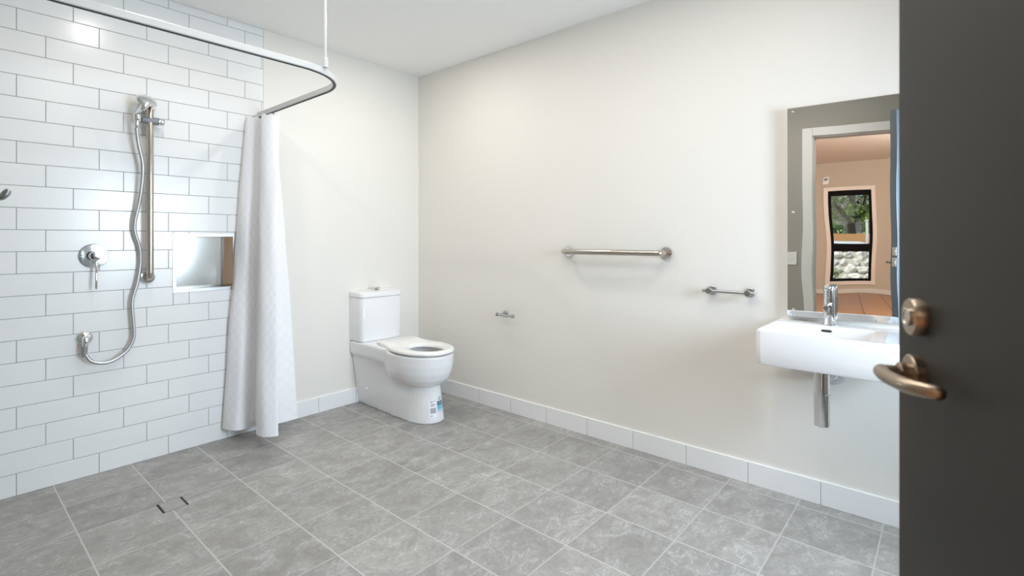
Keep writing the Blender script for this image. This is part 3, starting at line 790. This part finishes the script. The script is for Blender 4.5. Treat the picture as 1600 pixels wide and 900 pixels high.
# ------------------------------------------------------------------ basin, tap, trap
ba = thing('wash_basin', 'white rectangular wall-hung wash basin below the mirror', 'basin', (0, -2.888, 0))
BW, BD, BT, BB = 0.236, 0.405, 0.812, 0.672
def brect(i, x_back, r, n=8, inset_front=None):
    f = i if inset_front is None else inset_front
    x0, x1 = -BD + f, x_back
    y0, y1 = -BW + i, BW - i
    pts = []
    for (cx_, cy_, a0, q) in ((x0 + r, y1 - r, PI / 2, r), (x0 + r, y0 + r, PI, r), (x1 - .002, y0 + .002, 1.5 * PI, .002), (x1 - .002, y1 - .002, 0, .002)):
        for k in range(n + 1):
            a = a0 + k / n * PI / 2
            pts.append((cx_ + q * math.cos(a), cy_ + q * math.sin(a)))
    return pts
def inner(i, z, r=0.03, n=8):
    x0, x1, y0, y1 = -BD + 0.013 + i, -0.115 - i, -BW + 0.090 + i * .8, BW - 0.013 - i
    pts = []
    for (cx_, cy_, a0) in ((x0 + r, y1 - r, PI / 2), (x0 + r, y0 + r, PI), (x1 - r, y0 + r, 1.5 * PI), (x1 - r, y1 - r, 0)):
        for k in range(n + 1):
            a = a0 + k / n * PI / 2
            pts.append((cx_ + r * math.cos(a), cy_ + r * math.sin(a), z))
    return pts
bm = B()
R2 = lambda i, z, xb=-0.001, r=0.026: [(x, y, z) for x, y in brect(i, xb, r)]
loft(bm, [R2(0.03, BB + 0.0), R2(0.012, BB), R2(0.004, BB + .004), R2(0.0008, BB + 0.014), R2(0, BB + .05), R2(0, BT - 0.004), R2(0.0015, BT - 0.001), R2(0.004, BT),
          inner(-0.002, BT, 0.022), inner(0.001, BT - .002, 0.022), inner(0.003, BT - .008, 0.022), inner(0.010, BT - 0.05, 0.026), inner(0.018, BT - 0.085, 0.03), inner(0.036, BT - 0.102, 0.03), inner(0.07, BT - 0.108, 0.03)])
bas = mesh_obj('basin_body', bm, CERAM, ba, 35)
# overflow slot on the back inner face
bm = B()
def stad(xx, hw, hh, cyy, czz, n=8):
    return [(xx, cyy + s * (hw - hh) + hh * math.cos(a), czz + hh * math.sin(a)) for s, a0 in ((1, -PI / 2), (-1, PI / 2)) for a in [a0 + k / n * PI for k in range(n + 1)]]
loft(bm, [stad(-0.1175, 0.021, 0.0065, 0.028, BT - 0.020), stad(-0.1205, 0.021, 0.0065, 0.028, BT - 0.020)])
ov = mesh_obj('overflow_slot', bm, CHROME, ba, 40)
bm = B(); loft(bm, [stad(-0.1200, 0.018, 0.0042, 0.028, BT - 0.020), stad(-0.1212, 0.018, 0.0042, 0.028, BT - 0.020)])
mesh_obj('slot_opening', bm, BLACK, ov, 40)
bm = B(); lathe(bm, (-0.26, 0.03, BT - 0.1085), (0, 0, 1), [(0, 0.031), (0.003, 0.031), (0.005, 0.027), (0.0052, 0.0)], 32); mesh_obj('plug_waste', bm, CHROME, ba, 40)

tap = thing('basin_mixer_tap', 'chrome pillar mixer tap standing on the basin ledge', 'tap', (-0.066, -2.864, BT))
bm = B(); lathe(bm, (0, 0, 0), (0, 0, 1), [(0, 0.026), (0.004, 0.026), (0.006, 0.0235), (0.118, 0.0235), (0.1185, 0.0222), (0.1205, 0.0222), (0.121, 0.0235), (0.150, 0.0235), (0.153, 0.021)], 40)
body = mesh_obj('tap_body', bm, CHROME, tap, 35)
bm = B(); tube(bm, [(-0.015, 0, 0.088), (-0.090, 0, 0.082)], 0.0125, 24)
lathe(bm, (-0.0905, 0, 0.0815), (-1, 0, -0.08), [(0, 0.0125), (0.003, 0.0105), (0.003, 0)], 24)
mesh_obj('spout', bm, CHROME, tap, 40)
bm = B(); lathe(bm, (-0.084, 0, 0.073), (0, 0, -1), [(0, 0.009), (0.008, 0.009), (0.008, 0)], 20); mesh_obj('aerator', bm, CHROME, tap, 40)
bm = B(); lathe(bm, (0, 0, 0.1535), (0, 0, 1), [(0, 0.021), (0.002, 0.0235), (0.012, 0.0235), (0.015, 0.021), (0.0155, 0)], 40)
box(bm, (-0.062, -0.0085, 0.157), (-0.012, 0.0085, 0.1655), .003, 2)
mesh_obj('tap_lever', bm, CHROME, tap, 35)
bm = B(); lathe(bm, (-0.0236, 0, 0.136), (-1, 0, 0), [(0, 0.0045), (0.0008, 0.0045), (0.001, 0)], 16); mesh_obj('temperature_dot', bm, GREYP, tap, 40)

tp2 = thing('bottle_trap', 'polished chrome bottle trap hanging under the basin', 'drain trap', (-0.205, -2.857, 0))
bm = B(); lathe(bm, (0, 0, 0.548), (0, 0, 1), [(0, 0.0285), (BB - 0.548 - .001, 0.0285)], 40); mesh_obj('tail_pipe', bm, CHROME, tp2, 35)
bm = B(); lathe(bm, (0, 0, 0.415), (0, 0, 1), [(0, 0.001), (0.0, 0.025), (0.004, 0.0295), (0.128, 0.0310), (0.133, 0.0310), (0.1335, 0.0285)], 40); mesh_obj('trap_cup', bm, CHROME, tp2, 35)
bm = B(); tube(bm, [(0.02, -0.002, 0.592), (0.203, -0.010, 0.592)], 0.0165, 24); mesh_obj('outlet_pipe', bm, CHROME, tp2, 40)
bm = B(); lathe(bm, (0.2045, -0.010, 0.592), (-1, 0, 0), [(0, 0.050), (0.003, 0.050), (0.008, 0.044), (0.010, 0.030), (0.010, 0.0)], 40); mesh_obj('wall_rose', bm, flat('white_rose_plastic', (0.60, 0.60, 0.60), 0.35), tp2, 40)
bm = B(); lathe(bm, (0.1945, -0.010, 0.592), (-1, 0, 0), [(0, 0.026), (0.010, 0.026), (0.013, 0.022), (0.013, 0)], 32); mesh_obj('pipe_collar', bm, CHROME, tp2, 40)

# light switch on the doorway wall, seen in the mirror
sw = thing('light_switch', 'white light switch plate beside the doorway, seen in the mirror', 'switch', (XL - 0.0005, -2.552, 1.0))
bm = B(); box(bm, (0, -0.037, -0.058), (0.008, 0.037, 0.058), .003, 2); mesh_obj('switch_plate', bm, PLAST, sw)
bm = B(); box(bm, (0.008, -0.009, -0.014), (0.012, 0.009, 0.014), .002, 2); mesh_obj('rocker', bm, PLAST, sw)

# ------------------------------------------------------------------ living room beyond the doorway (seen in the mirror)
LX0, LX1, LY0, LY1, LH = -10.0, XL - 0.11, -6.0, 0.6, 2.70
bm = B(); box(bm, (LX0 - .15, LY0, -0.1), (LX1 - .0005, LY1, -0.002))
tag(mesh_obj('floor', bm, TIMBER), 'orange timber living room floor reflected in the mirror', 'floor', kind='structure')
bm = B(); box(bm, (LX0 - .15, LY0, LH), (LX1, LY1, LH + .1))
tag(mesh_obj('ceiling', bm, PALECEIL), 'living room ceiling reflected in the mirror', 'ceiling', kind='structure')
VY0, VY1, VZ0, VZ1 = -3.47, -2.735, 0.25, 2.16
bm = B(); a, b = LX0 - .15, LX0
box(bm, (a, LY0, 0), (b, VY0, LH)); box(bm, (a, VY1, 0), (b, LY1, LH)); box(bm, (a, VY0, 0), (b, VY1, VZ0)); box(bm, (a, VY0, VZ1), (b, VY1, LH))
tag(mesh_obj('wall_living_far', bm, PEACH), 'peach lit living room wall with a window, seen in the mirror', 'wall', kind='structure')
bm = B(); box(bm, (LX0 - .15, LY1, 0), (LX1, LY1 + .1, LH)); tag(mesh_obj('wall_living_right', bm, PEACH), 'peach living room side wall, not seen past the door frame', 'wall', kind='structure')
bm = B(); box(bm, (LX0 - .15, LY0 - .1, 0), (LX1, LY0, LH)); tag(mesh_obj('wall_living_left', bm, PEACH), 'peach living room side wall hidden beyond the door hinges', 'wall', kind='structure')
bm = B(); box(bm, (LX1 - .004, YF - .1, H), (LX1 + .1, 0.12, LH)); box(bm, (LX1 - .004, LY0, 0), (LX1 + .1, YF - .101, LH)); box(bm, (LX1 - .004, .121, 0), (LX1 + .1, LY1, LH))
tag(mesh_obj('wall_living_near', bm, PEACH), 'living room wall around the bathroom doorway', 'wall', kind='structure')
bm = B(); box(bm, (LX0, LY0, 0), (LX0 + .015, LY1, 0.09), .003, 1); tag(mesh_obj('baseboard_living', bm, TRIMP), 'painted skirting under the living room window', 'skirting', kind='structure')
# window with white architrave and black frame
bm = B(); q = 0.075; xa, xb = LX0, LX0 + .02
box(bm, (xa, VY0 - q, VZ0 - q), (xb, VY0, VZ1 + q), .003); box(bm, (xa, VY1, VZ0 - q), (xb, VY1 + q, VZ1 + q), .003)
box(bm, (xa, VY0, VZ0 - q), (xb, VY1, VZ0), .003); box(bm, (xa, VY0, VZ1), (xb, VY1, VZ1 + q), .003)
wn2 = tag(mesh_obj('window_2', bm, flat('white_architrave', (0.86, 0.80, 0.74), .4)), 'tall black framed living room window reflected in the mirror', 'window', kind='structure')
bm = B(); q = 0.05; xa, xb = LX0 - .10, LX0 - .03
ZM0, ZM1 = 0.855, 1.010
box(bm, (xa, VY0, VZ0), (xb, VY0 + q, VZ1)); box(bm, (xa, VY1 - q, VZ0), (xb, VY1, VZ1)); box(bm, (xa, VY0 + q, VZ0), (xb, VY1 - q, VZ0 + q)); box(bm, (xa, VY0 + q, VZ1 - .11), (xb, VY1 - q, VZ1)); box(bm, (xa, VY0 + q, ZM0), (xb, VY1 - q, ZM1))
fr = mesh_obj('window_frame', bm, BLKFR, wn2)
for z0_, z1_ in ((VZ0 + q, ZM0), (ZM1, VZ1 - .11)):
    bm = B(); box(bm, (LX0 - .068, VY0 + q, z0_), (LX0 - .062, VY1 - q, z1_)); mesh_obj('pane', bm, GLASS, fr)
# downlight
dl = thing('downlight', 'small glowing round downlight in the living room ceiling', 'ceiling light', (-6.6, -2.72, LH))
bm = B(); lathe(bm, (0, 0, 0), (0, 0, -1), [(0, 0.055), (0.004, 0.055), (0.006, 0.045), (0.003, 0.042)], 28); mesh_obj('light_ring', bm, PLAST, dl, 40)
em, nt, b_ = new_mat('downlight_lens'); b_.inputs['Emission Color'].default_value = (1, .95, .85, 1); b_.inputs['Emission Strength'].default_value = 12
bm = B(); lathe(bm, (0, 0, -0.003), (0, 0, -1), [(0, 0.041), (0.001, 0.041), (0.0012, 0)], 24); mesh_obj('lens', bm, em, dl, 40)
# thermostat on the far wall
th_ = thing('wall_thermostat', 'small white plate high on the far living room wall', 'thermostat', (LX0, -2.69, 2.38))
bm = B(); box(bm, (0, -0.05, -0.07), (0.02, 0.05, 0.07), .004, 2); mesh_obj('case', bm, PLAST, th_)
bm = B(); box(bm, (0.02, -0.03, 0.0), (0.022, 0.03, 0.045), .0005, 1); mesh_obj('display', bm, GREYP, th_)

# ------------------------------------------------------------------ outside the living room window
bm = B(); box(bm, (-60, -30, -0.35), (LX0 - .2, 40, -0.15)); tag(mesh_obj('ground', bm, GRND), 'pale gravel yard outside the living room window', 'ground', kind='structure')
def boulder(x, y, z, s):
    bm = B(); bmesh.ops.create_icosphere(bm, subdivisions=3, radius=1.0)
    off = Vector((R_.uniform(0, 90), R_.uniform(0, 90), R_.uniform(0, 90)))
    sx, sy, sz = s * R_.uniform(.8, 1.05), s * R_.uniform(.85, 1.1), s * R_.uniform(.7, .95)
    rot = Matrix.Rotation(R_.uniform(0, 6.28), 3, 'Z')
    for v in bm.verts:
        d = 1 + 0.55 * noise.noise(v.co * 1.1 + off) + 0.16 * noise.noise(v.co * 3.2 + off)
        c = v.co * d; v.co = rot @ Vector((c.x * sx, c.y * sy, c.z * sz))
    o = mesh_obj('boulder', bm, ROCK, None, 35); o.location = (x, y, z)
    tag(o, 'pale rough boulder in the rock pile seen through the reflected window', 'rock', 'boulders piled outside the window')
bm = B(); loft(bm, [[(-11.75, y, -0.15), (-13.2, y, 0.80), (-14.2, y, 0.80), (-14.6, y, -0.15)] for y in (-5.5, -1.5)])
tag(mesh_obj('rock_bank', bm, GRND), 'gravel bank under the rock pile', 'ground', kind='structure')
for row_ in range(6):
    for k in range(8):
        t = row_ / 5
        xx = -11.93 - 1.25 * t; zz = -0.15 + (-11.75 - xx) / 1.45 * 0.95 + 0.045
        boulder(xx + R_.uniform(-.02, .02), -4.15 + (k + .5 * (row_ % 2)) * 0.255 + R_.uniform(-.05, .05), zz + R_.uniform(-.03, .02), R_.choice((.085, .105, .12, .135)))

def leafy(name, center, rad, n, size, mat, parent=None):
    bm = B(); c = Vector(center)
    for k in range(n):
        while True:
            d = Vector((R_.uniform(-1, 1), R_.uniform(-1, 1), R_.uniform(-1, 1)))
            if 0.25 < d.length < 1: break
        if noise.noise(d * 2.2 + c) < -0.12: continue
        p = c + Vector((d.x * rad[0], d.y * rad[1], d.z * rad[2]))
        t = Vector((R_.gauss(0, 1), R_.gauss(0, 1), R_.gauss(0, .6))).normalized(); a, b = frame_of(t)
        s = size * R_.uniform(.6, 1.3)
        bm.faces.new([bm.verts.new(p + v) for v in (t * s, a * s * .45, -t * s, -a * s * .45)])
    return mesh_obj(name, bm, mat, parent)
tree = thing('garden_tree', 'broad leafy green tree behind the timber fence in the mirror', 'tree', (-29, -3.5, -0.2))
bm = B(); tube(bm, catmull([(0, 0, 0), (.1, .05, 1.2), (-.1, .1, 2.4), (0.1, 0, 4)], 6), lambda t: .24 - .12 * t, 12)
for d in ((.9, 1.2, 3.6), (-.6, -1.3, 3.5), (.2, -.8, 4.4)): tube(bm, catmull([(-.05, .08, 2.0), (d[0] * .5, d[1] * .5, 2.8), d], 5), lambda t: .12 - .08 * t, 8)
mesh_obj('trunk', bm, BARK, tree, 60)
leafy('foliage', (0, 0, 4.4), (2.2, 3.4, 2.35), 9000, 0.17, LEAF, tree)
sh = thing('yellow_green_shrub', 'yellow-green shrub behind the fence at the left of the reflected window', 'shrub', (-27, -2.55, -0.2))
leafy('foliage', (0, 0, 1.25), (.6, .7, .95), 1500, 0.10, LEAF2, sh)
bm = B(); tube(bm, [(0, 0, 0), (0, .05, 1.0)], .05, 8); mesh_obj('stem', bm, BARK, sh)
sh = thing('dark_green_shrub', 'green shrub behind the fence at the right of the reflected window', 'shrub', (-27, -4.15, -0.2))
leafy('foliage', (0, 0, 1.35), (.5, .45, 1.1), 1300, 0.10, LEAF, sh)
bm = B(); tube(bm, [(0, 0, 0), (0, .05, 1.0)], .05, 8); mesh_obj('stem', bm, BARK, sh)
sh = thing('low_grass_plant', 'small green plant growing at the left foot of the rock pile', 'plant', (-11.55, -2.72, -0.15))
leafy('foliage', (0, 0, 0.36), (.16, .15, .32), 500, 0.05, LEAF2, sh)
bm = B(); tube(bm, [(0, 0, 0), (0, .01, .3)], .012, 8); mesh_obj('stem', bm, BARK, sh)
bm = B(); box(bm, (-25.05, -9, -0.2), (-25, 9, 1.24)); fn = tag(mesh_obj('timber_fence', bm, FENCEM), 'orange timber board fence outside the reflected window', 'fence')
for yy in (-1.96, 0.44, -4.36, 2.84):
    bm = B(); box(bm, (-24.999, yy - .045, -0.2), (-24.90, yy + .045, 1.27), .005, 1); mesh_obj('fence_post', bm, BARK, fn)
hse = thing('neighbour_house', 'grey house behind the tree seen in the reflected window', 'house', (-38, -3.0, -0.2))
bm = B(); box(bm, (-4, -7, 0), (0, 7, 2.7)); mesh_obj('wall', bm, HOUSE, hse)
bm = B(); loft(bm, [[(-4.5, y, 2.7), (0.5, y, 2.7), (-2, y, 4.2)] for y in (-7.5, 7.5)]); mesh_obj('roof', bm, ROOFM, hse)
for yy in (-2.6, .2, 2.4):
    bm = B(); box(bm, (0.001, yy - .4, 1.0), (0.04, yy + .4, 2.1)); wf = mesh_obj('window', bm, TRIMP, hse)
    bm = B(); box(bm, (0.041, yy - .34, 1.06), (0.05, yy + .34, 2.04)); mesh_obj('pane', bm, CARG, wf)
pst = thing('white_post', 'slim white post at the right side of the reflected window', 'post', (-19.2, -3.72, -0.15))
bm = B(); box(bm, (-.04, -.04, 0), (.04, .04, 1.85), .004, 1); mesh_obj('shaft', bm, TRIMP, pst)
bm = B(); box(bm, (-.055, -.055, 1.85), (.055, .055, 1.89), .004, 1); mesh_obj('cap', bm, TRIMP, pst)
# parked car
car = thing('parked_car', 'white car parked behind the rock pile seen in the reflected window', 'car', (-17.6, -2.95, -0.15))
bm = B()
side = [(-2.0, .28), (-2.05, .62), (-1.85, .78), (-1.0, .86), (1.45, .84), (1.95, .74), (2.05, .50), (2.0, .28)]
loft(bm, [[(xw, y, z) for y, z in side] for xw in (-.82, .82)]); bmesh.ops.bevel(bm, geom=list(bm.edges), offset=.04, segments=2, affect='EDGES')
mesh_obj('car_body', bm, CARW, car, 40)
bm = B(); cab = lambda xw, i: [(xw, y, z) for y, z in ((-1.15 + i, .80), (-.55 + i, 1.13 - i * .3), (.75 - i, 1.13 - i * .3), (1.35 - i, .80))]
loft(bm, [cab(-.74, 0), cab(.74, 0)]); bmesh.ops.bevel(bm, geom=list(bm.edges), offset=.05, segments=2, affect='EDGES')
mesh_obj('car_cabin', bm, CARW, car, 40)
for y0_, y1_ in ((-.88, -.08), (.06, .98)):
    bm = B(); loft(bm, [[(x, y0_ + (.04 if y0_ < -.5 else 0), .86), (x, y1_, .86), (x, y1_ - (.3 if y1_ > .5 else 0), 1.05), (x, y0_ + (.30 if y0_ < -.5 else 0), 1.05)] for x in (.73, .748)]); mesh_obj('car_window', bm, CARG, car)
for xw in (-.78, .78):
    for yw in (-1.25, 1.3):
        bm = B(); lathe(bm, (xw - .1, yw, .30), (1, 0, 0), [(0, .24), (.02, .30), (.18, .30), (.2, .24), (.2, .17), (.19, 0)], 24); mesh_obj('wheel', bm, BLACK, car, 40)

# ------------------------------------------------------------------ lights
def area(name, loc, direction, sx, sy, power, col, shape='RECTANGLE', spread=None):
    l = bpy.data.lights.new(name, 'AREA'); l.shape = shape; l.size = sx
    if shape in ('RECTANGLE', 'ELLIPSE'): l.size_y = sy
    l.energy = power; l.color = col
    if spread: l.spread = spread
    o = bpy.data.objects.new(name, l); COL.objects.link(o); o.location = loc
    o.rotation_euler = Vector(direction).to_track_quat('-Z', 'Y').to_euler()
    return o
WARM = (1.0, 0.96, 0.905)
for x, y, p in ((-0.72, -0.80, 6.5), (-0.80, -2.75, 4.5), (-1.95, -0.85, 5.0), (-1.9, -2.75, 5.0)):
    area('ceiling_lamp', (x, y, H - 0.012), (0, 0, -1), 0.07, 0.07, p, WARM, 'DISK')
area('ceiling_soft_fill', (-1.35, -1.9, H - 0.012), (0, 0, -1), 1.6, 1.6, 13, WARM, 'DISK')  # broad fill added to even out the room light
area('window_daylight', ((WX0 + WX1) / 2, YF + 0.012, (WZ0 + WZ1) / 2), (-0.12, 1, -0.22), 0.78, 0.98, 40, (0.68, 0.84, 1.0), spread=math.radians(125))
area('ceiling_upward_fill', (-1.55, -2.5, 2.15), (0, 0, 1), 0.5, 0.5, 5, WARM, 'DISK')  # unseen fill added to brighten the ceiling from below
area('living_wall_fill', (-4.3, -2.7, LH - .02), (-0.75, 0, -0.65), 1.2, 3.0, 300, (1.0, 0.93, 0.86))  # unseen fill added and aimed to brighten the far living room wall
area('living_ceiling_fill', (-6.0, -5.2, 1.7), (-0.2, 0.3, 1), 1.5, 1.5, 70, (1.0, 0.93, 0.86))  # out-of-sight fill added for the living room ceiling
sun = bpy.data.lights.new('sun', 'SUN'); sun.energy = 4.2; sun.angle = 0.01; sun.color = (1, .96, .88)
so = bpy.data.objects.new('sun', sun); COL.objects.link(so); so.rotation_euler = Vector((-0.35, -0.45, -0.82)).to_track_quat('-Z', 'Y').to_euler()
wd = bpy.data.worlds.new('sky'); scn.world = wd; wd.use_nodes = True
bg = wd.node_tree.nodes['Background']; bg.inputs[0].default_value = (0.62, 0.78, 1.0, 1); bg.inputs[1].default_value = 0.9

# ------------------------------------------------------------------ camera
cam = bpy.data.cameras.new('camera'); co = bpy.data.objects.new('camera', cam); COL.objects.link(co)
cam.sensor_width = 36; cam.lens = 786.53 / 1600 * 36
cam.shift_x = 0; cam.shift_y = -(450 - 374.22) / 1600
co.location = (-2.5965, -3.243, 1.179); co.rotation_euler = (PI / 2, 0, 0.7118 - PI / 2)
cam.clip_start = 0.02
cam.dof.use_dof = True; cam.dof.focus_distance = 3.0; cam.dof.aperture_fstop = 4.6
scn.camera = co
scn.view_settings.view_transform = 'Standard'
scn.view_settings.look = 'None'
scn.view_settings.exposure = -0.07
scn.cycles.use_denoising = True
scn.cycles.max_bounces = 12; scn.cycles.diffuse_bounces = 6; scn.cycles.glossy_bounces = 6; scn.cycles.transparent_max_bounces = 12
scn.cycles.caustics_reflective = False; scn.cycles.caustics_refractive = False
